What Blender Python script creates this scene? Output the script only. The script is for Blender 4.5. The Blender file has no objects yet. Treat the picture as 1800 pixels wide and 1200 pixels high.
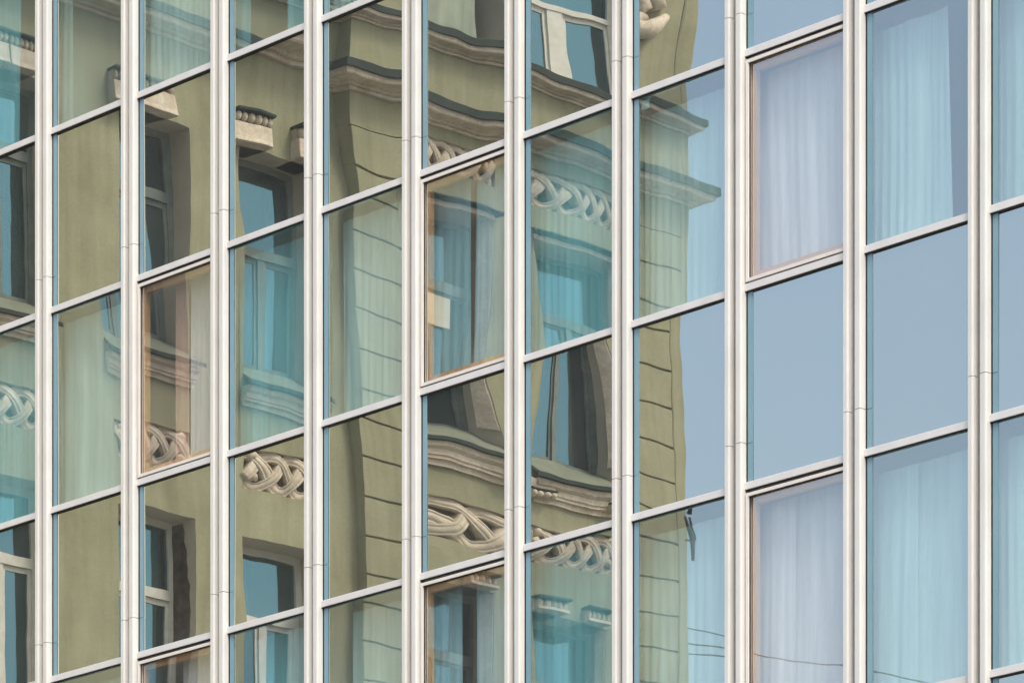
import bpy, bmesh, math, random
from mathutils import Vector
R = math.radians
sc = bpy.context.scene
C = sc.collection

# ------------------------------------------------------------------ camera
F = 8200.0                                   # focal length in photo pixels (1800 wide)
CAM = (0.0, -26.11, 1.7)
cd = bpy.data.cameras.new('camera')
cd.sensor_width = 36.0
cd.lens = 36.0 * F / 1800.0
cd.shift_y = (3147.0 - 600.0) / 1800.0       # architectural shift lens: camera level
cd.clip_start, cd.clip_end = 0.1, 12000.0
cam = bpy.data.objects.new('camera', cd)
C.objects.link(cam)
TH = math.atan2(7840.0, F)                   # angle between view axis and facade normal
TH = math.pi / 2 - math.atan2(F, 7840.0)
cam.location = CAM
cam.rotation_euler = (R(90), 0, math.atan2(8200.0, 7840.0))
sc.camera = cam

# ------------------------------------------------------------------ light
SUN_EL, SUN_AZ = 54.0, 122.0                 # azimuth clockwise from +Y (north)
w = bpy.data.worlds.new('World')
sc.world = w
w.use_nodes = True
nt = w.node_tree
for n in list(nt.nodes):
    nt.nodes.remove(n)
wo = nt.nodes.new('ShaderNodeOutputWorld')
bg = nt.nodes.new('ShaderNodeBackground')
sky = nt.nodes.new('ShaderNodeTexSky')
sky.sky_type = 'NISHITA'
sky.sun_disc = False
sky.sun_elevation = R(SUN_EL)
sky.sun_rotation = R(SUN_AZ)
sky.altitude = 100
sky.air_density = 1.1
sky.dust_density = 4.6
sky.ozone_density = 0.6
bg.inputs['Strength'].default_value = 0.13
nt.links.new(sky.outputs[0], bg.inputs['Color'])
nt.links.new(bg.outputs[0], wo.inputs['Surface'])
sd = bpy.data.lights.new('sun', 'SUN')
sd.energy = 1.1
sd.angle = R(12)
sd.color = (1.0, 0.965, 0.91)
sun = bpy.data.objects.new('sun', sd)
C.objects.link(sun)
az, el = R(SUN_AZ), R(SUN_EL)
to_sun = Vector((math.sin(az) * math.cos(el), math.cos(az) * math.cos(el), math.sin(el)))
sun.rotation_euler = to_sun.to_track_quat('Z', 'Y').to_euler()
sun.location = to_sun * 60
sc.view_settings.view_transform = 'Standard'
sc.view_settings.look = 'None'
sc.view_settings.exposure = 1.0
sc.view_settings.gamma = 1.0
sc.view_settings.use_curve_mapping = False
sc.render.engine = 'CYCLES'
cy = sc.cycles
cy.max_bounces = 10
cy.glossy_bounces = 6
cy.transparent_max_bounces = 16
cy.transmission_bounces = 6
cy.diffuse_bounces = 4
cy.caustics_reflective = True
cy.caustics_refractive = False
cy.use_denoising = True
cy.blur_glossy = 0.3
cy.sample_clamp_indirect = 6.0
sc.render.film_transparent = False

# ------------------------------------------------------------------ materials
def new_mat(name):
    m = bpy.data.materials.new(name)
    m.use_nodes = True
    t = m.node_tree
    for n in list(t.nodes):
        t.nodes.remove(n)
    o = t.nodes.new('ShaderNodeOutputMaterial')
    return m, t, o

def N(t, kind, **kw):
    n = t.nodes.new(kind)
    for k, v in kw.items():
        if k.startswith('i_'):
            n.inputs[k[2:].replace('_', ' ')].default_value = v
        else:
            setattr(n, k, v)
    return n

def noise_mat(name, c1, c2, scale=4.0, rough=0.6, bump=0.0, bscale=60.0, streak=0.0, spec=0.3, metallic=0.0, stretch=(1, 1, 1), c3=None, grain=0.0):
    m, t, o = new_mat(name)
    p = N(t, 'ShaderNodeBsdfPrincipled')
    p.inputs['Roughness'].default_value = rough
    p.inputs['Specular IOR Level'].default_value = spec
    p.inputs['Metallic'].default_value = metallic
    tc = N(t, 'ShaderNodeNewGeometry')
    mp = N(t, 'ShaderNodeMapping')
    mp.inputs['Scale'].default_value = stretch
    t.links.new(tc.outputs['Position'], mp.inputs['Vector'])
    nz = N(t, 'ShaderNodeTexNoise')
    nz.inputs['Scale'].default_value = scale
    nz.inputs['Detail'].default_value = 6
    nz.inputs['Roughness'].default_value = 0.6
    t.links.new(mp.outputs[0], nz.inputs['Vector'])
    cr = N(t, 'ShaderNodeValToRGB')
    cr.color_ramp.elements[0].position = 0.32
    cr.color_ramp.elements[1].position = 0.68
    cr.color_ramp.elements[0].color = (*c1, 1)
    cr.color_ramp.elements[1].color = (*c2, 1)
    if c3:
        e = cr.color_ramp.elements.new(0.8)
        e.color = (*c3, 1)
    t.links.new(nz.outputs['Fac'], cr.inputs['Fac'])
    col = cr.outputs['Color']
    if streak > 0:
        m2 = N(t, 'ShaderNodeMapping')
        m2.inputs['Scale'].default_value = (7, 7, 0.5)
        t.links.new(tc.outputs['Position'], m2.inputs['Vector'])
        n2 = N(t, 'ShaderNodeTexNoise')
        n2.inputs['Scale'].default_value = 1.3
        n2.inputs['Detail'].default_value = 5
        t.links.new(m2.outputs[0], n2.inputs['Vector'])
        mr = N(t, 'ShaderNodeMapRange')
        mr.inputs['From Min'].default_value = 0.35
        mr.inputs['From Max'].default_value = 0.7
        mr.inputs['To Min'].default_value = 1.0
        mr.inputs['To Max'].default_value = 1.0 - streak
        t.links.new(n2.outputs['Fac'], mr.inputs['Value'])
        mx = N(t, 'ShaderNodeMix', data_type='RGBA', blend_type='MULTIPLY')
        mx.inputs['Factor'].default_value = 1.0
        t.links.new(col, mx.inputs['A'])
        t.links.new(mr.outputs[0], mx.inputs['B'])
        col = mx.outputs['Result']
    if grain > 0:
        n4 = N(t, 'ShaderNodeTexNoise')
        n4.inputs['Scale'].default_value = 28.0
        n4.inputs['Detail'].default_value = 8
        n4.inputs['Roughness'].default_value = 0.75
        t.links.new(tc.outputs['Position'], n4.inputs['Vector'])
        m4 = N(t, 'ShaderNodeMapRange')
        m4.inputs['From Min'].default_value = 0.3
        m4.inputs['From Max'].default_value = 0.7
        m4.inputs['To Min'].default_value = 1.0 - grain
        m4.inputs['To Max'].default_value = 1.0 + grain
        t.links.new(n4.outputs['Fac'], m4.inputs['Value'])
        x4 = N(t, 'ShaderNodeMix', data_type='RGBA', blend_type='MULTIPLY')
        x4.inputs['Factor'].default_value = 1.0
        t.links.new(col, x4.inputs['A'])
        t.links.new(m4.outputs[0], x4.inputs['B'])
        col = x4.outputs['Result']
    t.links.new(col, p.inputs['Base Color'])
    if bump > 0:
        n3 = N(t, 'ShaderNodeTexNoise')
        n3.inputs['Scale'].default_value = bscale
        n3.inputs['Detail'].default_value = 4
        t.links.new(tc.outputs['Position'], n3.inputs['Vector'])
        b = N(t, 'ShaderNodeBump')
        b.inputs['Strength'].default_value = bump
        b.inputs['Distance'].default_value = 0.01
        t.links.new(n3.outputs['Fac'], b.inputs['Height'])
        t.links.new(b.outputs[0], p.inputs['Normal'])
    t.links.new(p.outputs[0], o.inputs['Surface'])
    return m

M = {}
M['alu'] = noise_mat('white_aluminium', (0.61, 0.605, 0.57), (0.665, 0.66, 0.625), 3.0, 0.42, streak=0.05, spec=0.35)
M['transom'] = noise_mat('grey_white_aluminium', (0.61, 0.605, 0.59), (0.655, 0.65, 0.635), 5.0, 0.42, streak=0.04, spec=0.35)
M['sash'] = noise_mat('cream_sash_paint', (0.66, 0.62, 0.57), (0.71, 0.67, 0.62), 6.0, 0.45, spec=0.35)
M['core'] = noise_mat('grey_groove_seal', (0.25, 0.24, 0.22), (0.31, 0.30, 0.28), 20, 0.7)
M['gasket_and_shade'] = noise_mat('black_rubber_and_shade', (0.018, 0.018, 0.017), (0.03, 0.03, 0.028), 20, 0.7)  # rubber seals, and the painted shade line under the transoms
M['fin_reflection'] = noise_mat('painted_fin_reflection_blue', (0.14, 0.265, 0.33), (0.19, 0.32, 0.38), 2.5, 0.3, spec=0.5, stretch=(1, 1, 0.5))  # painted colour standing for the fin side mirrored in the glass
M['bronze'] = noise_mat('brown_inner_frame', (0.70, 0.40, 0.18), (0.78, 0.47, 0.23), 3.0, 0.5)
M['plaster'] = noise_mat('olive_plaster', (0.262, 0.258, 0.170), (0.345, 0.340, 0.235), 1.4, 0.9, bump=0.4, bscale=35, streak=0.16, spec=0.1, grain=0.06)
M['stone'] = noise_mat('beige_stucco', (0.47, 0.40, 0.315), (0.68, 0.60, 0.50), 5.0, 0.85, bump=0.25, bscale=50, streak=0.10, spec=0.1, grain=0.22)
M['reveal'] = noise_mat('taupe_reveal_plaster', (0.46, 0.42, 0.35), (0.54, 0.49, 0.42), 3.0, 0.9, spec=0.1)
M['recess'] = noise_mat('shade_darkened_recess_plaster', (0.075, 0.07, 0.052), (0.13, 0.12, 0.09), 6.0, 0.9, spec=0.1)  # olive-brown plaster, colour darkened to deepen the shade behind the ribbons
M['flashing'] = noise_mat('dark_sheet_metal', (0.022, 0.034, 0.034), (0.036, 0.05, 0.048), 5.0, 0.7, spec=0.15)
M['sillmetal'] = noise_mat('grey_green_sheet_metal', (0.15, 0.17, 0.132), (0.21, 0.23, 0.18), 4.0, 0.5, spec=0.4, streak=0.15)
M['woodframe'] = noise_mat('dark_green_grey_frame', (0.12, 0.155, 0.15), (0.18, 0.215, 0.205), 8.0, 0.6)
M['whiteframe'] = noise_mat('white_window_frame', (0.52, 0.515, 0.48), (0.64, 0.635, 0.60), 8.0, 0.5)
M['asphalt'] = noise_mat('asphalt', (0.04, 0.04, 0.042), (0.06, 0.06, 0.06), 2.0, 0.9, bump=0.3)
M['paving'] = noise_mat('paving', (0.26, 0.25, 0.23), (0.33, 0.32, 0.30), 3.0, 0.85)
M['kerb'] = noise_mat('kerb_granite', (0.30, 0.29, 0.28), (0.38, 0.37, 0.36), 15.0, 0.8)
M['room'] = noise_mat('room_paint', (0.78, 0.78, 0.76), (0.83, 0.83, 0.81), 2.0, 0.8)
M['floor'] = noise_mat('room_carpet', (0.36, 0.35, 0.33), (0.42, 0.41, 0.39), 6.0, 0.9)
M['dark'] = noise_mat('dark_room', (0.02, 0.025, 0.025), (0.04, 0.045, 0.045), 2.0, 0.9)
M['iron'] = noise_mat('dark_iron', (0.03, 0.035, 0.035), (0.05, 0.055, 0.05), 20.0, 0.6)
M['cable'] = noise_mat('black_cable', (0.04, 0.05, 0.055), (0.06, 0.07, 0.075), 20.0, 0.6)
M['roof'] = noise_mat('grey_green_roof_sheet', (0.16, 0.19, 0.17), (0.22, 0.25, 0.22), 3.0, 0.6)
M['lace'] = noise_mat('old_window_drape', (0.55, 0.56, 0.52), (0.68, 0.68, 0.63), 4.0, 0.9)
M['damage'] = noise_mat('exposed_brick_patch', (0.035, 0.024, 0.018), (0.12, 0.095, 0.075), 9.0, 0.95, bump=0.5, bscale=30)
M['board'] = noise_mat('grey_green_boarding', (0.26, 0.31, 0.25), (0.36, 0.41, 0.345), 3.5, 0.7, streak=0.25)
M['cream_reflection'] = noise_mat('painted_cream_reflection', (0.62, 0.55, 0.40), (0.72, 0.65, 0.50), 6.0, 0.8)  # cream of the painted reflection in a bay window
M['card'] = noise_mat('pale_card', (0.60, 0.70, 0.72), (0.66, 0.76, 0.77), 9.0, 0.6)

def glass_mat(name, refl, tint, behind=None, trans=(0.8, 0.95, 0.93)):
    """coated glass: mirror layer over either a clear or an opaque back"""
    m, t, o = new_mat(name)
    g = N(t, 'ShaderNodeBsdfGlossy')
    g.inputs['Color'].default_value = (*tint, 1)
    g.inputs['Roughness'].default_value = 0.0
    lw = N(t, 'ShaderNodeLayerWeight')
    lw.inputs['Blend'].default_value = 0.5
    fr = N(t, 'ShaderNodeMath', operation='POWER')
    fr.inputs[1].default_value = 5.0
    t.links.new(lw.outputs['Facing'], fr.inputs[0])
    ad = N(t, 'ShaderNodeMath', operation='MULTIPLY_ADD')
    ad.inputs[1].default_value = 1.0 - refl
    ad.inputs[2].default_value = refl
    t.links.new(fr.outputs[0], ad.inputs[0])
    oi = N(t, 'ShaderNodeObjectInfo')
    rv = N(t, 'ShaderNodeMapRange')
    rv.inputs['To Min'].default_value = 0.95
    rv.inputs['To Max'].default_value = 1.03
    t.links.new(oi.outputs['Random'], rv.inputs['Value'])
    am = N(t, 'ShaderNodeMath', operation='MULTIPLY')
    t.links.new(ad.outputs[0], am.inputs[0]); t.links.new(rv.outputs[0], am.inputs[1])
    ad = am
    if behind is None:
        b = N(t, 'ShaderNodeBsdfTransparent')
        b.inputs['Color'].default_value = (*trans, 1)
    else:
        b = N(t, 'ShaderNodeBsdfDiffuse')
        b.inputs['Color'].default_value = (*behind, 1)
    # faint film of dust, uneven
    ge = N(t, 'ShaderNodeNewGeometry')
    nz = N(t, 'ShaderNodeTexNoise')
    nz.inputs['Scale'].default_value = 1.5
    nz.inputs['Detail'].default_value = 5
    t.links.new(ge.outputs['Position'], nz.inputs['Vector'])
    ds = N(t, 'ShaderNodeMath', operation='MULTIPLY')
    ds.inputs[1].default_value = 0.085
    t.links.new(nz.outputs['Fac'], ds.inputs[0])
    df = N(t, 'ShaderNodeBsdfDiffuse')
    df.inputs['Color'].default_value = (0.5, 0.5, 0.47, 1)
    mx = N(t, 'ShaderNodeMixShader')
    t.links.new(ad.outputs[0], mx.inputs[0])
    t.links.new(b.outputs[0], mx.inputs[1])
    t.links.new(g.outputs[0], mx.inputs[2])
    m2 = N(t, 'ShaderNodeMixShader')
    t.links.new(ds.outputs[0], m2.inputs[0])
    t.links.new(mx.outputs[0], m2.inputs[1])
    t.links.new(df.outputs[0], m2.inputs[2])
    t.links.new(m2.outputs[0], o.inputs['Surface'])
    return m

M['spandrel'] = glass_mat('coated_spandrel_glass', 0.67, (0.98, 0.99, 0.87), behind=(0.02, 0.024, 0.022))
M['vision'] = glass_mat('coated_vision_glass', 0.46, (0.97, 1.0, 0.92), trans=(0.74, 0.94, 0.94))
M['vision_warm'] = glass_mat('coated_sash_glass', 0.42, (1.0, 0.985, 0.92), trans=(0.90, 0.94, 0.95))
M['oldglass'] = glass_mat('old_window_glass', 0.40, (0.18, 0.35, 0.42), trans=(0.45, 0.75, 0.85))
def clear_mat():
    m, t, o = new_mat('clear_glass_back')
    b = N(t, 'ShaderNodeBsdfTransparent')
    b.inputs['Color'].default_value = (1, 1, 1, 1)
    t.links.new(b.outputs[0], o.inputs['Surface'])
    return m
M['clear'] = clear_mat()

def sheer_mat(name, tone):
    m, t, o = new_mat(name)
    d = N(t, 'ShaderNodeBsdfDiffuse'); d.inputs['Color'].default_value = (*tone, 1)
    tl = N(t, 'ShaderNodeBsdfTranslucent'); tl.inputs['Color'].default_value = (*[c * .97 for c in tone], 1)
    tr = N(t, 'ShaderNodeBsdfTransparent')
    a = N(t, 'ShaderNodeMixShader'); a.inputs[0].default_value = 0.10
    b = N(t, 'ShaderNodeMixShader')
    ge = N(t, 'ShaderNodeNewGeometry')
    mp = N(t, 'ShaderNodeMapping'); mp.inputs['Scale'].default_value = (14, 14, 0.7)
    nz = N(t, 'ShaderNodeTexNoise'); nz.inputs['Scale'].default_value = 1.0; nz.inputs['Detail'].default_value = 3
    mr = N(t, 'ShaderNodeMapRange')
    mr.inputs['From Min'].default_value = 0.3; mr.inputs['From Max'].default_value = 0.7
    mr.inputs['To Min'].default_value = 0.0; mr.inputs['To Max'].default_value = 0.20
    t.links.new(ge.outputs['Position'], mp.inputs['Vector'])
    t.links.new(mp.outputs[0], nz.inputs['Vector'])
    t.links.new(nz.outputs['Fac'], mr.inputs['Value'])
    t.links.new(mr.outputs[0], b.inputs[0])
    t.links.new(d.outputs[0], a.inputs[1]); t.links.new(tl.outputs[0], a.inputs[2])
    t.links.new(a.outputs[0], b.inputs[1]); t.links.new(tr.outputs[0], b.inputs[2])
    t.links.new(b.outputs[0], o.inputs['Surface'])
    return m
M['sheer'] = sheer_mat('sheer_white_curtain', (0.93, 0.94, 0.93))
M['terracotta'] = noise_mat('terracotta_curtain_cloth', (0.58, 0.38, 0.29), (0.66, 0.45, 0.35), 9.0, 0.9, stretch=(6, 6, .5))
M['teal'] = sheer_mat('sheer_pale_teal_curtain', (0.48, 0.80, 0.86))

# ------------------------------------------------------------------ mesh helpers
class MB:
    def __init__(s):
        s.v, s.f, s.mi = [], [], []
    def add(s, vs, fs, mi=0):
        b = len(s.v)
        s.v += [tuple(p) for p in vs]
        s.f += [tuple(b + i for i in q) for q in fs]
        s.mi += [mi] * len(fs)
        return s
    def box(s, x0, x1, y0, y1, z0, z1, mi=0, skip=()):
        v = [(x0, y0, z0), (x1, y0, z0), (x1, y1, z0), (x0, y1, z0), (x0, y0, z1), (x1, y0, z1), (x1, y1, z1), (x0, y1, z1)]
        f = [(0, 3, 2, 1), (4, 5, 6, 7), (0, 1, 5, 4), (1, 2, 6, 5), (2, 3, 7, 6), (3, 0, 4, 7)]
        return s.add(v, [q for i, q in enumerate(f) if i not in skip], mi)
    def prism(s, poly, axis, a, b, mi=0):
        """poly in the two other axes (cyclic order), extruded along axis"""
        n = len(poly)
        def P(p, t):
            return {'x': (t, p[0], p[1]), 'y': (p[0], t, p[1]), 'z': (p[0], p[1], t)}[axis]
        vs = [P(p, a) for p in poly] + [P(p, b) for p in poly]
        fs = [tuple(range(n)), tuple(range(2 * n - 1, n - 1, -1))]
        fs += [(i, i + n, (i + 1) % n + n, (i + 1) % n) for i in range(n)]
        return s.add(vs, fs, mi)
    def tube(s, pts, r, k=6, mi=0):
        pts = [Vector(p) for p in pts]
        rings = []
        for i, p in enumerate(pts):
            d = (pts[min(i + 1, len(pts) - 1)] - pts[max(i - 1, 0)]).normalized()
            u = d.cross(Vector((0, 0, 1)))
            if u.length < 1e-3:
                u = d.cross(Vector((0, 1, 0)))
            u.normalize(); w_ = d.cross(u)
            rr = r[i] if isinstance(r, (list, tuple)) else r
            rings.append([p + (u * math.cos(2 * math.pi * j / k) + w_ * math.sin(2 * math.pi * j / k)) * rr for j in range(k)])
        vs = [q for g in rings for q in g]
        fs = [tuple(range(k)), tuple(range(len(vs) - 1, len(vs) - k - 1, -1))]
        for i in range(len(rings) - 1):
            for j in range(k):
                fs.append((i * k + j, (i + 1) * k + j, (i + 1) * k + (j + 1) % k, i * k + (j + 1) % k))
        return s.add(vs, fs, mi)
    def mesh(s, name, mats, smooth=False, fix=True):
        me = bpy.data.meshes.new(name)
        me.from_pydata(s.v, [], s.f)
        for m in (mats if isinstance(mats, (list, tuple)) else [mats]):
            me.materials.append(m)
        me.polygons.foreach_set('material_index', s.mi)
        if smooth:
            me.polygons.foreach_set('use_smooth', [True] * len(s.f))
        if fix:
            bm = bmesh.new(); bm.from_mesh(me)
            bmesh.ops.recalc_face_normals(bm, faces=bm.faces)
            bm.to_mesh(me); bm.free()
        me.update()
        return me
    def build(s, name, mats, parent=None, smooth=False, fix=True, bevel=0):
        return link(s.mesh(name, mats, smooth, fix), name, parent, bevel)

def link(me, name, parent=None, bevel=0, loc=None):
    o = bpy.data.objects.new(name, me)
    C.objects.link(o)
    if parent is not None:
        o.parent = parent
    if loc:
        o.location = loc
    if bevel:
        b = o.modifiers.new('bevel', 'BEVEL')
        b.width = bevel; b.segments = 2; b.limit_method = 'ANGLE'
    return o

def tag(o, label=None, cat=None, group=None, kind=None):
    if label: o['label'] = label
    if cat: o['category'] = cat
    if group: o['group'] = group
    if kind: o['kind'] = kind
    return o

def empty(name, loc=(0, 0, 0)):
    o = bpy.data.objects.new(name, None)
    o.empty_display_size = 0.2
    C.objects.link(o)
    return o

rnd = random.Random(11)

# ------------------------------------------------------------------ ground
g = MB().box(-5000, 5000, -5000, 5000, -0.5, -0.14).build('ground', M['paving']); tag(g, kind='structure')
rd = MB().box(-34, 300, -30, -5.2, -0.136, -0.10).build('road', M['asphalt']); tag(rd, kind='structure')
pv = MB().box(-60, 60, -5.0, 0.4, -0.136, 0.02).build('pavement', M['paving']); tag(pv, kind='structure')
kb = MB().box(-60, 60, -5.2, -5.0, -0.136, 0.03).build('kerb', M['kerb']); tag(kb, kind='structure')

# ------------------------------------------------------------------ glass building
U = 3.3
def Z(h): return 1.7 + U * h
PITCH = 1.23066
GX = [-33.4417 + PITCH * k for k in range(-3, 14)]       # groove positions; index 3 = first groove in the photo
BARS = [round(b * .9995, 4) for b in (0.30, 0.80, 1.37, 1.90, 2.483, 3.049, 3.511, 4.0575, 4.547, 5.107, 5.57, 6.13, 6.60)]   # bar top edges
BAR_H = 0.056
JOINTS = [0.139, 1.139, 2.139, 3.1392, 4.138, 5.137, 6.137]
FRONT = -0.072
L0, L1, R0, R1 = -0.040, 0.012, 0.077, 0.138   # left fin L0..L1, gap, right fin R0..R1
ZB, ZT = 0.02, Z(6.60) + 0.3

gb = empty('glass_building')
tag(gb, 'glass fronted building with white mullion fins and tall reflective panes', 'building')

def fin(x0, x1, z0, z1):
    ch = 0.006
    m = MB()
    poly = [(x0, -0.012), (x0, FRONT + ch), (x0 + ch, FRONT), (x1 - 2 * ch, FRONT), (x1 - ch * .6, FRONT + ch * .6), (x1, FRONT + 2 * ch), (x1, -0.012)]
    m.prism(poly, 'z', z0, z1)
    return m
seg = [ZB] + [Z(j) for j in JOINTS] + [ZT]
for gi, gx in enumerate(GX):
    for a, b in zip(seg[:-1], seg[1:]):
        fin(gx + L0, gx + L1, a + 0.0025, b - 0.0025).build('mullion_fin', M['alu'], gb)
        fin(gx + R0, gx + R1, a + 0.0025, b - 0.0025).build('mullion_fin', M['alu'], gb)
    MB().box(gx + L0 + 0.004, gx + R1 - 0.004, -0.014, 0.10, ZB, ZT).build('mullion_core', M['core'], gb)

OPEN = {2, 5, 8}                      # photo columns with opening windows (two storeys)
rows = []
for i in range(len(BARS) - 1):
    rows.append((BARS[i], BARS[i + 1], 'vision' if i % 2 == 0 else 'spandrel'))
# row list: index of each row in BARS; (2.483,3.049) is index 4 -> vision

# measured bowing of individual panes: quartic height fields, coefficients in millimetres
WARP = {
    (4, 7): [-2.342, -0.617, 0.913, -0.166, 0.819, 0.595, -0.124, -0.156, -0.697, 0.073, 1.028, -0.292, 0.091, -0.66],
    (4, 6): [-2.259, -1.859, 0.286, 0.078, 0.058, 1.091, -0.098, -0.467, -0.41, 0.294, 0.393, -0.387, 0.287, 0.544],
    (4, 5): [-0.181, -1.282, -0.147, 0.076, -1.504, 0.275, 0.403, 0.319, -0.251, -0.169, 0.298, -0.285, 0.123, -0.068],
    (4, 4): [-0.117, -0.631, -0.281, -0.097, -1.429, -0.241, -0.073, -0.038, -0.538, 0.162, 0.07, 0.24, 0.047, 0.032],
    (3, 7): [0.1, -1.185, -0.999, -0.661, -0.073, -1.002, -1.85, -0.17, -0.006, -0.319, 0.339, 0.18, -0.146, -0.336],
    (3, 6): [0.644, 0.053, 0.203, -0.18, -0.621, -0.279, 0.064, 0.242, -0.215, -0.02, -0.07, 0.268, -0.06, 0.059],
    (3, 5): [1.38, -0.846, 0.134, -0.042, -1.151, -0.378, -0.556, 0.022, -0.736, -0.352, 0.14, 0.279, 0.111, -0.085],
    (2, 7): [-0.238, -0.408, -0.296, -0.039, -0.084, 0.92, 0.611, -0.091, -0.076, -0.517, 0.65, 0.701, -0.005, -0.195],
    (2, 6): [-1.246, -0.455, 0.264, -0.099, 0.547, 0.534, 0.528, -0.005, -0.311, -0.137, 0.102, -0.202, 0.063, 0.008],
    (2, 5): [-0.48, -0.724, -0.3, -0.005, -0.702, 0.15, 0.367, -0.058, -0.527, 0.02, 0.056, -0.28, 0.005, -0.015],
    (5, 7): [0.336, -2.332, -0.567, 0.66, 0.198, -1.33, -0.722, 0.244, -0.738, -0.695, 0.232, -0.553, 0.146, -0.157],
    (5, 6): [-0.709, -0.812, 0.008, 0.232, 0.193, -0.541, 0.344, -0.468, -0.416, -0.006, 0.339, -0.058, 0.546, -0.101],
    (5, 5): [-1.771, -0.944, 1.238, 0.083, -0.706, 2.211, 0.398, -0.133, -1.659, 0.37, 0.19, 0.467, 0.129, -0.155],
    (5, 4): [-0.442, -0.731, -0.227, -0.063, -0.27, -0.352, -0.1, -0.026, -0.157, -0.041, -0.01, -0.015, -0.003, -0.001],
    (6, 7): [1.661, -0.832, 0.336, -0.157, -1.728, 0.4, -0.302, 0.078, -1.703, -0.099, 0.083, 0.039, 0.152, 0.372],
    (6, 6): [1.105, -0.455, -0.415, -0.127, -1.246, 0.457, -0.089, 0.443, -0.866, -0.398, 0.205, 0.526, 0.188, 0.146],
    (6, 5): [-0.636, -2.921, -0.633, 0.52, -0.172, -0.523, -0.318, 0.299, -0.782, 0.368, 1.164, -0.093, -0.226, 0.09],
    (6, 4): [1.768, -1.464, -0.162, 0.047, 0.271, -0.47, -0.623, -0.101, 0.046, -0.543, -0.095, 0.256, 0.198, 0.075],
    (7, 7): [0.107, 0.124, -0.206, 0.103, -0.56, -0.286, 0.359, -0.144, -1.615, 0.288, -0.027, -0.222, 0.046, -0.022],
    (7, 6): [0.296, 0.143, -0.3, -0.928, -0.093, -0.069, 0.055, -0.259, -0.193, 0.113, 0.0, 0.212, 0.018, 0.098],
    (7, 5): [0.647, -1.661, -0.128, 0.257, 0.706, -0.136, -0.163, 0.074, -1.415, -0.65, 0.424, -0.123, 0.125, 0.019],
    (7, 4): [1.377, -0.384, -0.462, -0.204, 0.373, -0.129, -0.245, 0.2, -1.072, -0.001, 0.08, 0.075, -0.008, -0.088],
    (0, 7): [0.742, 0.116, -0.697, 0.382, 0.283, 0.613, -0.037, 0.012, 0.022, 0.124, 0.004, -0.044, 0.024, -0.017],
    (0, 6): [-1.236, -1.378, -0.215, 0.245, -0.781, -0.407, -0.088, 0.053, 0.021, -0.021, 0.015, 0.022, 0.01, 0.007],
    (1, 7): [0.004, -0.037, -0.045, -0.003, -0.026, 0.091, 0.077, -0.006, -0.065, 0.033, 0.032, -0.026, 0.009, -0.009],
    (1, 5): [0.004, -0.031, -0.031, 0.001, -0.031, 0.091, 0.066, -0.009, -0.064, 0.034, 0.028, -0.023, 0.01, -0.007],
    (1, 8): [-0.004, 0.004, -0.0, -0.0, 0.026, -0.014, 0.001, 0.0, 0.038, -0.004, 0.0, 0.01, -0.001, 0.003],
    (1, 6): [-0.2, -0.871, -0.126, -0.006, 1.21, 2.911, 0.141, -0.014, 1.243, 1.065, 0.077, 0.198, 0.288, 0.014],
}
def warp_fn(ci, ri, wdt, hgt):
    """height field in metres over normalised x,z in [-1,1]: bowing of the sealed unit plus faint rolling waves"""
    r = random.Random(ci * 131 + ri * 977 + 5)
    wa, wk, wp = r.uniform(0.00002, 0.00006), r.uniform(4.0, 7.0), r.uniform(0, 6.28)
    za, zk, zp = r.uniform(0.00002, 0.00006), r.uniform(5.0, 9.0), r.uniform(0, 6.28)
    sk = r.uniform(-0.5, 0.5)
    cf = WARP.get((ci, ri))
    if cf is None:
        g = lambda q: r.uniform(-q, q)
        cf = [g(1.0), g(.5), g(.4), g(.2), g(1.0), g(.5), g(.3), g(.2), g(.5), g(.2), g(.2), g(.3), g(.1), g(.2)]
    idx = [(i, j) for i in range(5) for j in range(5 - i) if i + j]
    def fn(x, z):
        v = sum(c * x ** i * z ** j for c, (i, j) in zip(cf, idx)) * 0.001
        v += wa * math.sin(wk * x + wp + sk * z) + 0.000012 * math.sin(11 * x + 3 * z + zp) + 0.000012 * math.sin(13 * z - 2 * x + wp) + za * math.sin(zk * z + zp + 1.2 * sk * x)
        return v
    return fn

def pane(x0, x1, z0, z1, fn, y=0.0, th=0.012, nx=28, nz=40):
    m = MB()
    vs, fs, mi = [], [], []
    for j in range(nz + 1):
        for i in range(nx + 1):
            a, b = -1 + 2 * i / nx, -1 + 2 * j / nz
            vs.append((x0 + (x1 - x0) * i / nx, y + fn(a, b), z0 + (z1 - z0) * j / nz))
    for j in range(nz):
        for i in range(nx):
            k = j * (nx + 1) + i
            fs.append((k, k + 1, k + nx + 2, k + nx + 1))
    m.add(vs, fs, 0)
    yb = y + th + 0.004
    m.add([(x0, yb, z0), (x1, yb, z0), (x1, yb, z1), (x0, yb, z1)], [(0, 3, 2, 1)], 1)
    ya = y - 0.0005
    m.add([(x0, ya, z0), (x1, ya, z0), (x1, ya, z1), (x0, ya, z1), (x0, yb, z0), (x1, yb, z0), (x1, yb, z1), (x0, yb, z1)],
          [(0, 4, 5, 1), (1, 5, 6, 2), (2, 6, 7, 3), (3, 7, 4, 0)], 1)
    return m

def cols():
    for k in range(len(GX) - 1):
        yield k - 3 + 1, GX[k], GX[k + 1]      # photo column number: c1 is the first whole one after groove index 3

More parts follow.
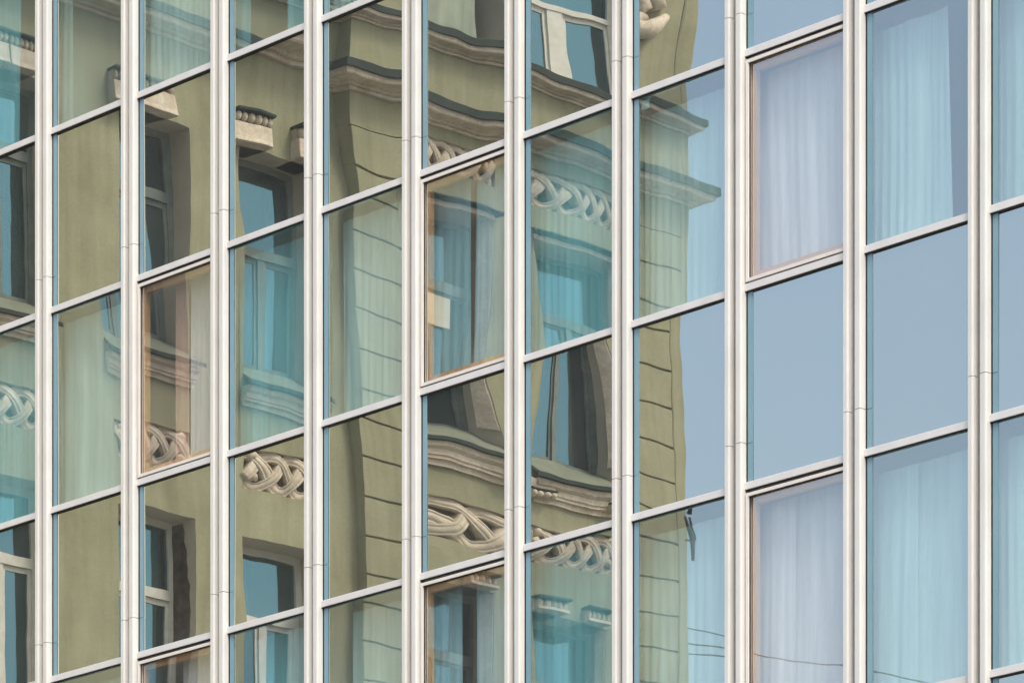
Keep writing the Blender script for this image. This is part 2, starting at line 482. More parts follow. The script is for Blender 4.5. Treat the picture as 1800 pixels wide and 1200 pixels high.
for ci, ga, gbx in cols():
    xl, xr = ga + R1, gbx + L0                  # clear opening
    for b in BARS:
        zt = Z(b)
        MB().box(xl - 0.0, xr, -0.030, 0.06, zt - BAR_H, zt).build('transom', M['transom'], gb, bevel=0.003)
    for ri, (h0, h1, kind) in enumerate(rows):
        z0, z1 = Z(h0), Z(h1) - BAR_H
        MB().box(xl + .001, xr - .001, -0.024, -0.003, z1 - 0.007, z1 - 0.0005).build('painted_transom_shade', M['gasket_and_shade'], gb)  # black strip painting the shade line under the bar
        fn = warp_fn(ci, ri, xr - xl, z1 - z0)
        opening = kind == 'vision' and ci in OPEN and ri in (4, 6)
        if not opening:
            mat = M['spandrel'] if kind == 'spandrel' else M['vision']
            nm = 'spandrel_panel' if kind == 'spandrel' else 'window_pane'
            pane(xl, xr, z0, z1, fn).build(nm, [mat, M['clear'] if kind == 'vision' else M['dark']], gb, smooth=True, fix=False)
            # black seal and a blue strip painting the fin side's reflection beside each fin
            MB().box(xl + 0.0005, xl + 0.010, -0.010, -0.002, z0, z1).build('edge_seal', M['gasket_and_shade'], gb)
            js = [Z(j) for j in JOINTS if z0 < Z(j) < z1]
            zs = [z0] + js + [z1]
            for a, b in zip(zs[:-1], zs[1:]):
                MB().box(xl + 0.0105, xl + 0.062, -0.006, -0.0025, a + 0.002, b - 0.002).build('painted_fin_reflection', M['fin_reflection'], gb)
        else:
            ow = empty('opening_window'); ow.parent = gb
            e = 0.014
            fx0, fx1, fz0, fz1 = xl + e, xr - 0.004, z0 + 0.012, z1 - 0.030
            wv = 0.026
            m = MB()
            m.box(fx0, fx0 + wv, -0.034, 0.03, fz0, fz1)
            m.box(fx1 - wv, fx1, -0.034, 0.03, fz0, fz1)
            m.box(fx0 + wv, fx1 - wv, -0.033, 0.03, fz0, fz0 + wv)
            m.box(fx0 + wv, fx1 - wv, -0.033, 0.03, fz1 - wv, fz1)
            m.build('sash_frame', M['sash'], ow)
            MB().box(xl, xr, 0.031, 0.05, z0, z0 + 0.012).box(xl, xr, 0.031, 0.05, z1 - 0.03, z1).box(xl, xl + e, 0.031, 0.05, z0 + 0.012, z1 - 0.03).build('frame_seal', M['gasket_and_shade'], ow)
            gx0, gx1, gz0, gz1 = fx0 + wv, fx1 - wv, fz0 + wv, fz1 - wv
            MB().box(gx0, gx0 + 0.008, -0.020, -0.012, gz0, gz1).box(gx0 + 0.008, gx1, -0.020, -0.012, gz1 - 0.006, gz1).build('glazing_seal', M['gasket_and_shade'], ow)
            pane(gx0, gx1, gz0, gz1, fn, y=-0.004).build('glazing', [M['vision_warm'], M['clear']], ow, smooth=True, fix=False)
            bw = 0.052
            MB().box(gx0, gx0 + bw * .75, 0.0135, 0.06, gz0, gz1).box(gx1 - bw * .75, gx1, 0.0135, 0.06, gz0, gz1) \
                .box(gx0 + bw * .75, gx1 - bw * .75, 0.0145, 0.06, gz0, gz0 + bw).box(gx0 + bw * .75, gx1 - bw * .75, 0.0145, 0.06, gz1 - bw, gz1) \
                .build('inner_frame', M['bronze'], ow)

XL, XR = GX[0] - 0.12, GX[-1] + 0.12
# floors, ceilings, rooms
for ri, (h0, h1, kind) in enumerate(rows):
    if kind == 'spandrel':
        zb, zt = Z(h0) + 0.03, Z(h1) - 0.75
        MB().box(XL, XR, 0.10, 3.19, zb + 0.12, zt).build('floor_slab', M['floor'], gb)
        MB().box(XL, XR, 0.08, 3.19, zb, zb + 0.118).build('ceiling_panel', M['room'], gb)
        MB().box(XL, XR, 0.07, 0.098, zb + 0.12, Z(h1) - 0.03).build('sill_upstand', M['room'], gb)
MB().box(XL, XR, 3.2, 3.4, ZB, ZT).build('rear_wall', M['room'], gb)
for k in range(0, len(GX), 3):
    MB().box(GX[k] - 0.06, GX[k] - 0.0, 0.12, 3.18, ZB, ZT - .3).build('party_wall', M['room'], gb)
MB().box(XL, XR, -0.05, 3.4, ZT, ZT + 0.25).build('roof_slab', M['alu'], gb)
MB().box(XL - 0.2, XL, -0.06, 3.4, ZB, ZT).build('end_wall', M['alu'], gb)
MB().box(XR, XR + 0.2, -0.06, 3.4, ZB, ZT).build('end_wall', M['alu'], gb)

# ------------------------------------------------------------------ curtains
ORD = ['far left', 'first', 'second', 'third', 'fourth', 'fifth', 'sixth', 'seventh', 'eighth', 'ninth', 'tenth']
def curtain(ci, ri, f0, f1, depth, amp, flare=0.0, flare0=0.0, top=0.10, seed=0):
    ga = GX[ci + 2]; gn = GX[ci + 3]
    xl, xr = ga + R1, gn + L0
    h0, h1, _ = rows[ri]
    z0, z1 = Z(h0) - 0.55, Z(h1) - BAR_H - top
    r = random.Random(seed * 7 + ci * 31 + ri)
    sh = 1.046 * depth                # seen obliquely: hung further along the facade
    z1 += 0.45 * depth
    x0, x1 = xl + (xr - xl) * f0 - sh, xl + (xr - xl) * f1 - sh
    nx, nz = max(40, int((x1 - x0) * 90)), 10
    ks = [(r.uniform(22, 34), r.uniform(0, 6.28), r.uniform(.1, .45)), (r.uniform(55, 85), r.uniform(0, 6.28), r.uniform(.15, .5)), (r.uniform(7, 13), r.uniform(0, 6.28), r.uniform(.5, 1.0)), (r.uniform(15, 20), r.uniform(0, 6.28), r.uniform(.2, .6))]
    vs, fs = [], []
    for j in range(nz + 1):
        b = j / nz
        for i in range(nx + 1):
            a = i / nx
            d = (1 - b)
            xa, xb = x0 + flare0 * d, x1 + flare * d
            x = xa + (xb - xa) * a + 0.012 * math.sin(5 * b + ks[0][1]) * math.sin(math.pi * a)
            q = a * (x1 - x0)
            fold = sum(k[2] * math.sin(k[0] * q + k[1] + 0.9 * math.sin(2.2 * b + k[1]) + 1.5 * math.sin(4.3 * q + 2 * k[1])) for k in ks)
            vs.append((x, depth + amp * fold * (0.55 + 0.45 * d), z0 + (z1 - z0) * b))
    for j in range(nz):
        for i in range(nx):
            k = j * (nx + 1) + i
            fs.append((k, k + 1, k + nx + 2, k + nx + 1))
    return MB().add(vs, fs)

def put_curtain(ci, ri, parts, label, **kw):
    m = MB()
    for n, p in enumerate(parts):
        c = curtain(ci, ri, p[0], p[1], kw.get('depth', 0.16) + (p[4] if len(p) > 4 else 0), kw.get('amp', 0.013), flare=p[2] if len(p) > 2 else 0, flare0=p[3] if len(p) > 3 else 0, top=kw.get('top', 0.10), seed=n + 1)
        m.add(c.v, c.f)
    o = m.build('curtain', M['teal' if ci in (0, 3, 5, 6) else 'sheer'], None, smooth=True, fix=False)
    tag(o, label, 'curtain', 'sheer curtains hanging behind the glass facade')

VT, VM, VL = 8, 6, 4
rowname = {VT: 'top', VM: 'middle', VL: 'bottom'}
spec = {
    (0, VT): [(0.30, 0.68, -.05)], (1, VT): [(0.0, 0.24, .02)], (2, VT): [(0.05, 1.0)], (3, VT): [(0.0, 0.25), (0.72, 1.0)], (4, VT): [(0.0, 0.9)],
    (0, VM): [(0.0, 1.0)], (1, VM): [(0.12, 1.02)], (2, VM): [(0.66, 1.0)], (3, VM): [(0.12, 1.0)], (4, VM): [(0.22, 1.0)],
    (5, VM): [(0.02, .55), (0.62, 1.0, -.08, -.06)], (6, VM): [(0.05, 1.0)], (7, VM): [(0.12, 1.0)], (8, VM): [(0.03, 1.0)],
    (9, VM): [(0.06, 0.80, .06)], (10, VM): [(0.05, 1.0)],
    (0, VL): [(0.0, 0.7)], (1, VL): [(0.2, 1.0)], (2, VL): [(0.55, 1.0)], (3, VL): [(0.3, 1.0, 0, .05)], (4, VL): [(0.35, 1.0)], (5, VL): [(0.0, 0.45), (0.62, 1.0)], (6, VL): [(0.0, 1.0)],
    (7, VL): [(0.08, 1.0)], (8, VL): [(0.04, .5), (.45, 1.0, 0, -.10, .03)], (9, VL): [(0.10, .52), (.48, 1.0, 0, -.08, .03)], (10, VL): [(0.05, 1.0)],
}
for (ci, ri), parts in spec.items():
    where = 'leftmost cut off column' if ci == 0 else ('rightmost cut off column' if ci == 10 else ORD[ci] + ' full column from left')
    what = 'white sheer curtain'
    if len(parts) == 2: what = 'pair of white sheer curtains'
    elif parts[0][1] - parts[0][0] < 0.5: what = 'narrow white sheer curtain'
    if ci in (0, 3, 5, 6): what = what.replace('white sheer', 'pale teal sheer')
    put_curtain(ci, ri, parts, f'{what}, {rowname[ri]} window row, {where}', top=0.16 if ci >= 7 else 0.12)

# ------------------------------------------------------------------ old building (seen as a mirror image)
tc_ = curtain(2, VM, 0.46, 0.63, 0.15, 0.010, top=0.12, seed=9).build('curtain', M['terracotta'], None, smooth=True, fix=False)
tag(tc_, 'narrow terracotta curtain beside a white sheer, middle window row, second full column from left', 'curtain', 'sheer curtains hanging behind the glass facade')
XF = -39.57              # front plane of the projecting bay
XW = XF - 0.17           # plane of the recessed wing
ob = empty('old_house')
tag(ob, 'olive plastered old corner house with beige stucco braids, reflected in the panes', 'building')
YC = -14.68              # street corner
YS = -9.30               # where the bay steps forward
Y0 = -0.9                # near end of the wing
TOP = 27.5

def wall(xf, ya, yb, z0, z1, openings, depth, parent, name='wall', mat=None, rmat=None):
    """wall facing +X between ya<yb, with openings (y0,y1,z0,z1,d) recessed by d; d None = through"""
    ys = sorted({ya, yb, *[o[0] for o in openings], *[o[1] for o in openings]})
    zs = sorted({z0, z1, *[o[2] for o in openings], *[o[3] for o in openings]})
    m = MB()
    xb = xf - depth
    for i in range(len(ys) - 1):
        for j in range(len(zs) - 1):
            yc, zc = (ys[i] + ys[i + 1]) / 2, (zs[j] + zs[j + 1]) / 2
            if any(o[0] < yc < o[1] and o[2] < zc < o[3] for o in openings):
                continue
            m.add([(xf, ys[i], zs[j]), (xf, ys[i + 1], zs[j]), (xf, ys[i + 1], zs[j + 1]), (xf, ys[i], zs[j + 1])], [(0, 1, 2, 3)], 0)
            m.add([(xb, ys[i], zs[j]), (xb, ys[i + 1], zs[j]), (xb, ys[i + 1], zs[j + 1]), (xb, ys[i], zs[j + 1])], [(3, 2, 1, 0)], 0)
    for (a, b, c, d, dep, k) in openings:
        xr_ = xf - dep
        m.add([(xf, a, c), (xf, a, d), (xr_, a, d), (xr_, a, c)], [(0, 1, 2, 3)], 1)
        m.add([(xf, b, c), (xf, b, d), (xr_, b, d), (xr_, b, c)], [(3, 2, 1, 0)], 1)
        m.add([(xf, a, c), (xf, b, c), (xr_, b, c), (xr_, a, c)], [(3, 2, 1, 0)], 1)
        m.add([(xf, a, d), (xf, b, d), (xr_, b, d), (xr_, a, d)], [(0, 1, 2, 3)], 1)
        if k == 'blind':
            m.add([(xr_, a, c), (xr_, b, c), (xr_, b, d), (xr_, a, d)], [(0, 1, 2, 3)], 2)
    for y_ in (ya, yb):
        m.add([(xf, y_, z0), (xf, y_, z1), (xb, y_, z1), (xb, y_, z0)], [(0, 1, 2, 3)], 0)
    m.add([(xf, ya, z1), (xf, yb, z1), (xb, yb, z1), (xb, ya, z1)], [(0, 1, 2, 3)], 0)
    return m.build(name, [mat or M['plaster'], rmat or M['reveal'], M['recess']], parent, fix=False)

ball_me = None
def ball_mesh(r):
    bm = bmesh.new()
    bmesh.ops.create_uvsphere(bm, u_segments=10, v_segments=7, radius=r)
    for f in bm.faces: f.smooth = True
    me = bpy.data.meshes.new('ball'); bm.to_mesh(me); bm.free()
    me.materials.append(M['stone'])
    return me
BALL = ball_mesh(0.052)

def moulding(profile, path, name, mat, parent):
    """profile (out,z) swept along a 2-D path whose left side is outside"""
    n = len(path)
    offs = []
    for i in range(n):
        def nrm(a, b):
            d = Vector((b[0] - a[0], b[1] - a[1])).normalized()
            return Vector((-d.y, d.x))
        if i == 0: q = nrm(path[0], path[1])
        elif i == n - 1: q = nrm(path[-2], path[-1])
        else:
            n1, n2 = nrm(path[i - 1], path[i]), nrm(path[i], path[i + 1])
            q = (n1 + n2) / (1 + n1.dot(n2))
        offs.append(q)
    m = MB()
    k = len(profile)
    vs = []
    for i, p in enumerate(path):
        for (o_, z_) in profile:
            vs.append((p[0] + offs[i].x * o_, p[1] + offs[i].y * o_, z_))
    fs = [tuple(range(k)), tuple(range(len(vs) - 1, len(vs) - k - 1, -1))]
    for i in range(n - 1):
        for j in range(k):
            fs.append((i * k + j, (i + 1) * k + j, (i + 1) * k + (j + 1) % k, i * k + (j + 1) % k))
    m.add(vs, fs)
    return m.build(name, mat, parent)

XEND = -60.0
PATH = [(XW, Y0), (XW, YS), (XF, YS), (XF, YC), (XEND, YC)]

def cornice(z0, h, out, name='cornice'):
    """stepped mouldings under a plain face, with a dark sheet metal fascia on top"""
    z1 = z0 + h
    prof = [(-0.02, z0), (out * .15, z0), (out * .17, z0 + h * .09), (out * .12, z0 + h * .11), (out * .12, z0 + h * .16), (out * .24, z0 + h * .18), (out * .30, z0 + h * .23), (out * .30, z0 + h * .28),
            (out * .42, z0 + h * .30), (out * .80, z0 + h * .33), (out * .84, z0 + h * .38), (out * .86, z0 + h * .62), (-0.02, z0 + h * .62)]
    c = moulding(prof, PATH, name, M['stone'], ob)
    moulding([(-0.02, z0 + h * .62 + .002), (out * .95, z0 + h * .62 + .002), (out * .96, z0 + h * .60), (out, z0 + h * .60), (out, z1), (out * .9, z1 + 0.015), (-0.02, z1 + 0.05)], PATH, 'flashing', M['flashing'], c)
    return c
cornice(20.98, 0.235, 0.28)
cornice(21.82, 0.17, 0.19)
cornice(25.9, 0.6, 0.7, 'eaves_cornice')

WW = 1.03
wing_n = [1.8, 4.02, 5.95, 7.72]                # left edge of wing windows, distance from the glass line
wing_z = [(17.72, 20.08), (13.52, 15.75), (9.32, 11.55), (5.12, 7.35)]
bay_n = [10.16, 12.14]
BW = 1.22
bay_z = [(17.57, 20.0), (13.37, 15.63), (9.17, 11.43)]
wo_ = []
for n_ in wing_n:
    for (za, zb) in wing_z:
        wo_.append((-(n_ + WW), -n_, za - .19, zb, 0.42, 'through'))
    for za in (16.27, 12.07):
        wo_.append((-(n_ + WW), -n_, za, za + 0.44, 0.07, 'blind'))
    wo_.append((-(n_ + WW), -n_, 22.5, 24.9, 0.42, 'through'))
wall(XW, YS - 0.02, Y0, 0.0, TOP - 1.0, wo_, 0.45, ob)
bo_ = []
for n_ in bay_n:
    for (za, zb) in bay_z:
        bo_.append((-(n_ + BW), -n_, za - .22, zb, 0.42, 'through'))
    for zz in (20.40, 16.20, 12.00):
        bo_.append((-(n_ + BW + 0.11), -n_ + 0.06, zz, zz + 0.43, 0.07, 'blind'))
    bo_.append((-(n_ + BW), -n_ + (.12 if n_ > 12 else 0), 22.0, 24.9, 0.38, 'through'))
PW0, PW1 = 10.06, 13.50
wall(XF, -PW1, -PW0, 0.0, TOP - 1.0, bo_, 0.60, ob)
# bay core behind the piers, bay side and street side of the corner
CN = 14.68
m = MB().box(XF - 0.60, XF - 0.03, -PW0 + .03, -9.302, 0.0, 20.60)
m.box(XF - 0.60, XF - 0.004, -PW0, -9.30, 20.60, TOP - 1.0)
m.build('pier_core', M['plaster'], ob)
m = MB().box(XF - 0.60, XF - 0.03, -CN + .13, -PW1, 0.0, 20.60)
m.box(XF - 0.60, XF - 0.004, -CN + .13, -PW1, 20.60, TOP - 1.0)
m.build('pier_core', M['plaster'], ob)
MB().box(XF - 0.60, XF, -CN, -CN + 0.128, 0.0, TOP - 1.0).build('corner_strip', M['plaster'], ob, bevel=0.012)
MB().box(XEND, XF - 0.602, YC + 0.03, YC + 0.45, 0, TOP - 1.0).build('street_wall', M['plaster'], ob)
MB().box(XEND, XW - 0.5, YC + .5, Y0, TOP - 1.2, TOP - 1.0).build('roof', M['roof'], ob)
MB().box(XEND, XW - 0.46, Y0, Y0 + 0.3, 0, TOP - 1.0).build('end_wall', M['plaster'], ob)
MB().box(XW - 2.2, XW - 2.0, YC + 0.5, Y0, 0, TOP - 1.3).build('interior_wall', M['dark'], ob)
# rusticated blocks on the two piers
bh = 0.4175
for (na, nb, deep) in ((9.30, PW0, 0.30), (PW1, CN - 0.13, 0.2)):
    g_ = 0.011
    me_ = MB().box(XF - deep, XF, -nb, -na, -bh + g_, 0 - g_).mesh('stone_block', M['plaster'])
    z = 20.60
    while z > 8.0:
        o = link(me_, 'stone_block', ob, bevel=0.007)
        o.location.z = z
        z -= bh

def old_window(xf, n0, wd, zs, zt, fm, rail, parent, drape=None, cross=False, wide=False, slim=False):
    """window set back in its opening: frame, casement bars, panes"""
    x = xf - 0.36
    y0, y1 = -(n0 + wd), -n0
    wn = empty('window'); wn.parent = parent
    fw = 0.075
    hm = 0.075 if wide else 0.045
    st = 0.045
    if slim:
        fw, hm, st = 0.055, 0.032, 0.028
    rt_ = 0.03 if wide else 0.055
    m = MB()
    m.box(x - 0.05, x + 0.03, y0, y0 + fw, zs, zt); m.box(x - 0.05, x + 0.03, y1 - fw, y1, zs, zt)
    m.box(x - 0.049, x + 0.029, y0 + fw, y1 - fw, zs, zs + fw); m.box(x - 0.049, x + 0.029, y0 + fw, y1 - fw, zt - fw, zt)
    zr = zs + (zt - zs) * rail
    m.box(x - 0.048, x + 0.05, y0 + fw, y1 - fw, zr - rt_, zr + rt_)
    ym = (y0 + y1) / 2
    m.box(x - 0.047, x + 0.04, ym - hm, ym + hm, zs + fw, zr - rt_)
    if cross:
        m.box(x - 0.047, x + 0.035, ym - 0.035, ym + 0.035, zr + rt_, zt - fw)
    # casement stiles
    for a, b in ((y0 + fw, ym - hm), (ym + hm, y1 - fw)):
        m.box(x - 0.03, x + 0.015, a, a + st, zs + fw, zr - rt_); m.box(x - 0.03, x + 0.015, b - st, b, zs + fw, zr - rt_)
        m.box(x - 0.03, x + 0.014, a + st, b - st, zs + fw, zs + fw + st * 1.3)
        m.box(x - 0.03, x + 0.014, a + st, b - st, zr - rt_ - st * 1.3, zr - rt_)
    m.build('frame', fm, wn)
    for (a, b, c, d) in ((y0 + fw, ym - hm, zs + fw, zr - rt_), (ym + hm, y1 - fw, zs + fw, zr - rt_), (y0 + fw, y1 - fw, zr + rt_, zt - fw)):
        tl = rnd.uniform(-0.004, 0.004)
        MB().add([(x + tl, a, c), (x - tl, b, c), (x - tl * .5, b, d), (x + tl * .7, a, d), (x - .006 + tl, a, c), (x - .006 - tl, b, c), (x - .006 - tl * .5, b, d), (x - .006 + tl * .7, a, d)],
                 [(0, 1, 2, 3), (7, 6, 5, 4), (0, 4, 5, 1), (1, 5, 6, 2), (2, 6, 7, 3), (3, 7, 4, 0)]).build('pane', M['oldglass'], wn, fix=False)
    if drape:
        for (fa, fb) in drape:
            a, b = y0 + (y1 - y0) * fa, y0 + (y1 - y0) * fb
            k = max(8, int((b - a) * 60))
            vs, fs = [], []
            for i in range(k + 1):
                yy = a + (b - a) * i / k
                xx = x - 0.16 + 0.03 * math.sin(i * 1.7) + 0.015 * math.sin(i * .61)
                vs += [(xx, yy, zs + .02), (xx, yy, zt - .05)]
            for i in range(k):
                fs.append((2 * i, 2 * i + 2, 2 * i + 3, 2 * i + 1))
            MB().add(vs, fs).build('drape', M['lace'], wn, smooth=True, fix=False)
    return wn

def sill(xf, n0, n1, xi, zi, zo, zb, balls, parent):
    """sloping metal sill over a moulded stucco apron, with ball ends on the bay"""
    ya, yb = -(n1 + 0.06), -(n0 - 0.06)
    xo = xf + 0.17
    s_ = empty('sill'); s_.parent = parent
    MB().prism([(xf + xi, zi), (xo, zo + 0.012), (xo, zo - 0.012), (xf + xi, zi - 0.03)], 'y', ya + .061, yb - .061).build('sill_flashing', M['sillmetal'], s_)
    MB().box(xo + .001, xo + 0.012, ya - .01, yb + .01, zo - 0.03, zo + 0.016).build('drip_edge', M['flashing'], s_)
    h = zo - 0.03 - zb
    zt = zo - 0.032
    p = [(xf - .01, zt), (xf + 0.14, zt), (xf + 0.13, zt - h * .22), (xf + 0.085, zt - h * .34), (xf + 0.085, zt - h * .58), (xf + .065, zt - h * .62), (xf + 0.065, zt - h * .70), (xf + .075, zt - h * .74), (xf + .035, zt - h * .78), (xf + .035, zb), (xf - .01, zb)]
    MB().prism(p, 'y', ya + 0.04, yb - 0.04).build('apron', M['stone'], s_)
    if balls:
        for yy in (ya - 0.06, yb - 0.24):
            MB().box(xf - .01, xf + 0.11, yy, yy + 0.30, zt - h * .80, zt - .01).build('bracket', M['stone'], s_)
            MB().box(xf - .01, xf + 0.15, yy - .01, yy + 0.31, zt - h * .50, zt - h * .44).build('cap', M['flashing'], s_)
            for q in range(4):
                o = link(BALL, 'ball', s_); o.location = (xf + 0.12, yy + 0.038 + q * 0.075, zt - h * .68); o.scale = (.8, .72, .8)
    return s_

def ear(xf, n0, n1, z0, z1, parent, nb=6):
    """lintel block with a row of balls under its cap"""
    e_ = empty('lintel_block'); e_.parent = parent
    ya, yb = -n1, -n0
    h = z1 - z0
    zk = z1 - 0.135
    if zk > z0 + 0.06:
        MB().prism([(xf - 0.30, z0), (xf + 0.17, z0), (xf + 0.155, z0 + .05), (xf + 0.135, zk), (xf - 0.02, zk)], 'y', ya, yb).build('block', M['stone'], e_, bevel=0.01)
    else:
        MB().box(xf - 0.30, xf + 0.17, ya, yb, z0, z0 + 0.03).build('block', M['stone'], e_)
    MB().box(xf - 0.02, xf + 0.09, ya + .01, yb - .01, max(zk, z0 + .031) + .002, z1 - .026).build('neck', M['stone'], e_)
    MB().box(xf - 0.02, xf + 0.19, ya - 0.01, yb + 0.01, z1 - 0.025, z1).build('cap', M['flashing'], e_)
    for q in range(nb):
        o = link(BALL, 'ball', e_)
        o.location = (xf + 0.115, ya + (yb - ya) * (q + 0.5) / nb, z1 - 0.078)
        k = (yb - ya) / nb / 0.104
        o.scale = (k * 1.05, k, 1.0)
    return e_

def braid(xf, n0, n1, zc, h, parent, phase=0.0, turns=1.5, wv=0.058):
    """interlaced stucco ribbons in a sunk panel"""
    p = empty('braid_relief'); p.parent = parent
    L = n1 - n0
    A = h / 2 - wv * 0.75
    for s_ in range(3):
        ph = phase + s_ * 2 * math.pi / 3
        k = 64
        vs, fs = [], []
        prof = [(-1.0, 0.0), (-0.95, 0.030), (-0.60, 0.036), (-0.52, 0.026), (-0.44, 0.036), (0.44, 0.036), (0.52, 0.026), (0.60, 0.036), (0.95, 0.030), (1.0, 0.0)]
        for i in range(k + 1):
            a = i / k
            th = ph + a * turns * 2 * math.pi
            env = 1.0
            yy = -(n0 + L * a)
            zz = zc + A * math.sin(th) * env
            dz = A * math.cos(th) * turns * 2 * math.pi / L
            ln = math.hypot(1, dz)
            ty, tz = -1 / ln, dz / ln
            ny, nz_ = -tz, ty
            dep = xf - 0.045 + 0.040 * math.cos(2 * th + 0.5)
            ww = wv * (1.0 + 0.12 * math.sin(2 * th))
            for (u_, d_) in prof:
                vs.append((dep + d_, yy + ny * u_ * ww, zz + nz_ * u_ * ww))
            for (u_, d_) in ((1.0, 0), (-1.0, 0)):
                vs.append((dep - 0.05, yy + ny * u_ * ww, zz + nz_ * u_ * ww))
        q = len(prof) + 2
        for i in range(k):
            for j in range(q):
                fs.append((i * q + j, (i + 1) * q + j, (i + 1) * q + (j + 1) % q, i * q + (j + 1) % q))
        fs += [tuple(range(q)), tuple(range(len(vs) - 1, len(vs) - q - 1, -1))]
        MB().add(vs, fs).build('ribbon', M['stone'], p, smooth=True)
    # leaf tips at the ends
    for (nn, sg) in ((n0 + 0.05, 1), (n1 - 0.05, -1)):
        for dz in (-0.12, 0.10):
            MB().tube([(xf - .03, -(nn + sg * t_ * .12), zc + dz + 0.06 * math.sin(t_ * 3)) for t_ in (0, .25, .5, .75, 1)], [0.015, .05, .055, .04, .01], 8).build('leaf', M['stone'], p, smooth=True)
    return p

# --- wing windows
ears = {7.72: ((-.20, .32), (.72, 1.16)), 5.95: ((-.16, .26), (.31, .76)), 4.02: ((-.16, .30), (.32, .72)), 1.8: ((-.16, .30), (.55, .98))}
for wi, n_ in enumerate(wing_n):
    for si, (za, zb) in enumerate(wing_z):
        fm = M['woodframe'] if si == 0 else M['whiteframe']
        rail = 0.65 if si else (0.575 if n_ == 7.72 else 0.70)
        old_window(XW, n_, WW, za - .05, zb, fm, rail, ob, drape=[(0.05, .32), (.7, .95)] if (wi + si) % 2 else [(0.55, .9)])
        if si < 3:
            sill(XW, n_, n_ + WW, -0.25, za, za - .30, za - .54, False, ob)
    for (ea, eb) in ears[n_]:
        ear(XW, n_ + ea, n_ + eb, 20.08, 20.43, ob)
    for zc in (16.49, 12.29):
        braid(XW, n_ + 0.01, n_ + 1.02, zc, 0.44, ob, phase=0.6 + wi, turns=1.15, wv=0.058)
    old_window(XW, n_, WW, 22.5, 24.9, M['whiteframe'], 0.62, ob)
# broken plaster on one lower reveal
rr = random.Random(4)
vs, k = [], 22
for j in range(k + 1):
    z_ = 13.6 + 2.12 * j / k
    wl = 0.10 + 0.03 * rr.random()
    wr = 0.10 + 0.09 * math.sin(j / k * 3.1) ** 2 + 0.035 * rr.random()
    xc = XW - 0.285
    vs += [(xc - wl * .45, -6.98, z_), (xc - wl * .45, -6.972 + .004 * rr.random(), z_), (xc + wr, -6.974 + .004 * rr.random(), z_), (xc + wr, -6.98, z_)]
fs = []
for j in range(k):
    for q in range(3):
        a_ = j * 4 + q
        fs.append((a_, a_ + 1, a_ + 5, a_ + 4))
MB().add(vs, fs).build('broken_plaster', M['damage'], ob)
# --- bay windows
for bi, n_ in enumerate(bay_n):
    for si, (za, zb) in enumerate(bay_z):
        old_window(XF, n_, BW, za - .05, zb, M['woodframe'], 0.69, ob, drape=[(0.55, .72)] if si == 0 else [(.05, .3), (.6, .95)], slim=True)
        sill(XF, n_, n_ + BW, -0.30, za, za - .33, za - .62, True, ob)
        a, b = -(n_ + BW), -n_
        ar = empty('architrave'); ar.parent = ob
        # splayed stucco jambs and a flat band over the head
        m = MB()
        m.prism([(XF - .012, a + .001), (XF - .012, a + .012), (XF - .13, a + .075), (XF - .13, a + .001)], 'z', za + .02, zb - .002)
        m.prism([(XF - .012, b - .001), (XF - .13, b - .001), (XF - .13, b - .075), (XF - .012, b - .012)], 'z', za + .02, zb - .002)
        m.build('jamb', M['stone'], ar)
        if si == 0:
            MB().box(XF - .01, XF + .045, a - .03, b + .03, zb + .004, zb + .062).build('band', M['stone'], ar)
            MB().prism([(XF - .01, zb + .064), (XF + .09, zb + .064), (XF + .12, zb + .085), (XF + .12, zb + .10), (XF - .01, zb + .13)], 'y', a - .10, b + .10).build('hood', M['flashing'], ar)
    for zz, tn, wv in ((20.62, 1.75, .047), (16.41, 1.4, .056), (12.21, 1.4, .056)):
        braid(XF, n_ - 0.04, n_ + BW + 0.09, zz, 0.43, ob, phase=1.9 + bi, turns=tn, wv=wv)
    for zz in (15.63, 11.43):
        ear(XF, n_ - 0.06, n_ + 0.36, zz, zz + 0.15, ob, nb=5)
        ear(XF, n_ + 0.72, n_ + 1.14, zz, zz + 0.15, ob, nb=5)
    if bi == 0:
        MB().box(XF - .325, XF - .319, -(n_ + .93), -(n_ + .42), 18.80, 19.13).build('painted_window_reflection', M['cream_reflection'], ob)  # cream sheet added as the painted reflection of a lit neighbouring building
    if bi == 1:
        old_window(XF, n_ - .12, BW + .06, 22.02, 24.9, M['whiteframe'], 0.34, ob, wide=True)
    else:
        MB().prism([(-n_, 21.98), (-n_, 24.9), (-(n_ + BW) + .62, 24.9), (-(n_ + BW) + .20, 22.6), (-(n_ + BW) + .10, 21.98)], 'x', XF - .16, XF - .12).build('boarding', M['board'], ob)
# scroll ornament high on the corner pier
sc_ = empty('scroll_ornament'); sc_.parent = ob
pts = [(XF + 0.03, -(13.9 + 0.30 * (1 - t_ / 20) * math.cos(t_ * .62)), 23.25 + 0.30 * (1 - t_ / 20) * math.sin(t_ * .62)) for t_ in range(20)]
MB().tube(pts, [0.11 - 0.003 * t_ for t_ in range(20)], 8).build('scroll', M['stone'], sc_, smooth=True)
MB().tube([(XF + .02, -13.55, 23.2), (XF + .06, -13.8, 22.95), (XF + .06, -14.1, 22.98), (XF + .02, -14.35, 23.2)], [.06, .12, .12, .05], 8).build('leaf', M['stone'], sc_, smooth=True)

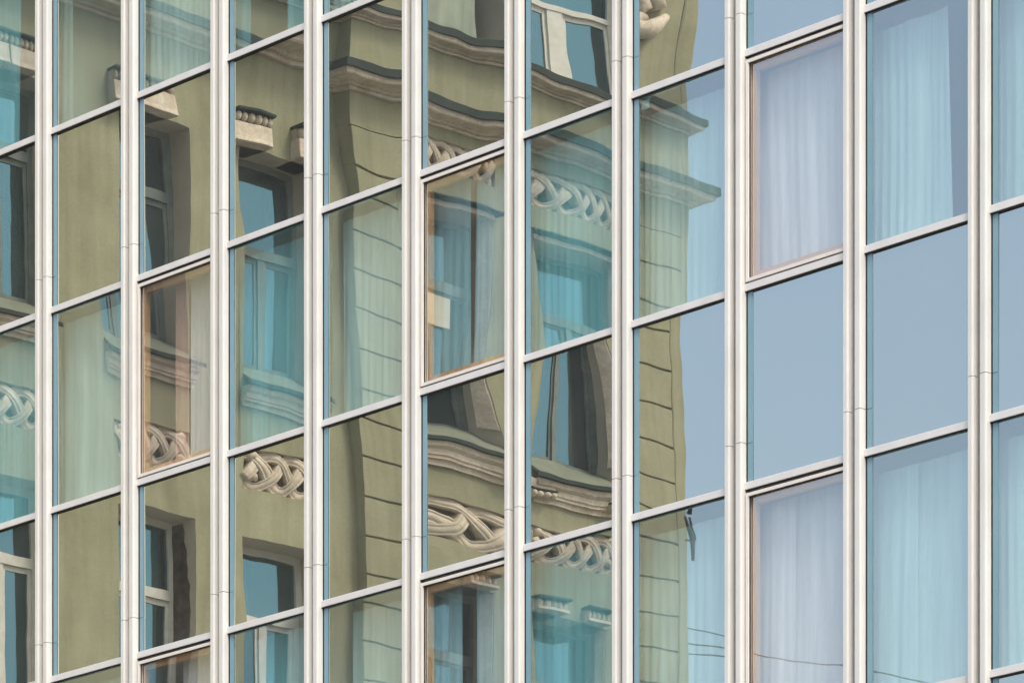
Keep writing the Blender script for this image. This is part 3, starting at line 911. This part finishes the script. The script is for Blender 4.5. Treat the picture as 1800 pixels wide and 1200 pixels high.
# ------------------------------------------------------------------ fixtures on the corner and cables
ib = empty('cable_bracket')
tag(ib, 'dark iron cable bracket on the corner of the old house', 'bracket')
def rod(pts, r, nm='rod'):
    MB().tube([(XF + x, YC - y, z) for x, y, z in pts], r, 7).build(nm, M['iron'], ib, smooth=True)
rod([(0, .03, 17.52), (.02, .06, 17.47), (0, .05, 17.38), (-.01, .06, 17.28), (0, .03, 17.2)], [.022, .026, .012, .012, .022])
rod([(0, -.02, 17.16), (0, .01, 17.06), (0, .05, 16.95), (0, .06, 16.84), (0, .065, 16.70)], [.012, .016, .022, .018, .013])
rod([(0, .03, 17.16), (0, .05, 17.05), (0, .085, 16.96), (0, .07, 16.86)], .010, 'stay')
rod([(0, -.03, 17.36), (0, .05, 17.38), (0, .075, 17.33)], .011, 'arm')
rod([(0, -.03, 16.92), (0, .05, 16.92)], .010, 'arm')

def cable(pts, r, label):
    P = [Vector(p) for p in pts]
    Q = []
    for i in range(len(P) - 1):
        p0, p1, p2, p3 = P[max(i - 1, 0)], P[i], P[i + 1], P[min(i + 2, len(P) - 1)]
        for k in range(8):
            t = k / 8
            Q.append(0.5 * ((2 * p1) + (p2 - p0) * t + (2 * p0 - 5 * p1 + 4 * p2 - p3) * t * t + (3 * p1 - p0 - 3 * p2 + p3) * t ** 3))
    Q.append(P[-1])
    o = MB().tube(Q, r, 5).build('cable', M['cable'])
    tag(o, label, 'cable', 'cables slung from the old house')
J = (XF + .02, -15.62, 15.69)
cable([(XF - .02, YC + 0.03, 15.90), (XF, -15.0, 15.895), (XF + .01, -15.35, 15.86), J], 0.008, 'uppermost of three short dark cables at the old house corner')
cable([(XF - .02, YC + 0.03, 15.72), (XF, -15.0, 15.74), (XF + .01, -15.35, 15.74), J], 0.010, 'middle of three short dark cables at the old house corner')
cable([(XF - .02, YC + 0.03, 15.60), (XF, -15.0, 15.63), (XF + .01, -15.35, 15.655), J], 0.010, 'lowest of three short dark cables at the old house corner')
cable([J, (XF + .05, -16.4, 15.71), (XF + .1, -17.5, 15.79), (XF + .15, -18.8, 15.89), (XF + .2, -22, 16.2), (XF + .4, -32, 17.4), (XF + .8, -52, 20.0)], 0.009, 'long single dark cable running away from the old house corner')

cd_ = MB().box(-25.855, -25.765, 0.018, 0.021, 14.93, 15.0).build('card', M['card'])
tag(cd_, 'small pale card stuck inside the glass below a transom', 'card')
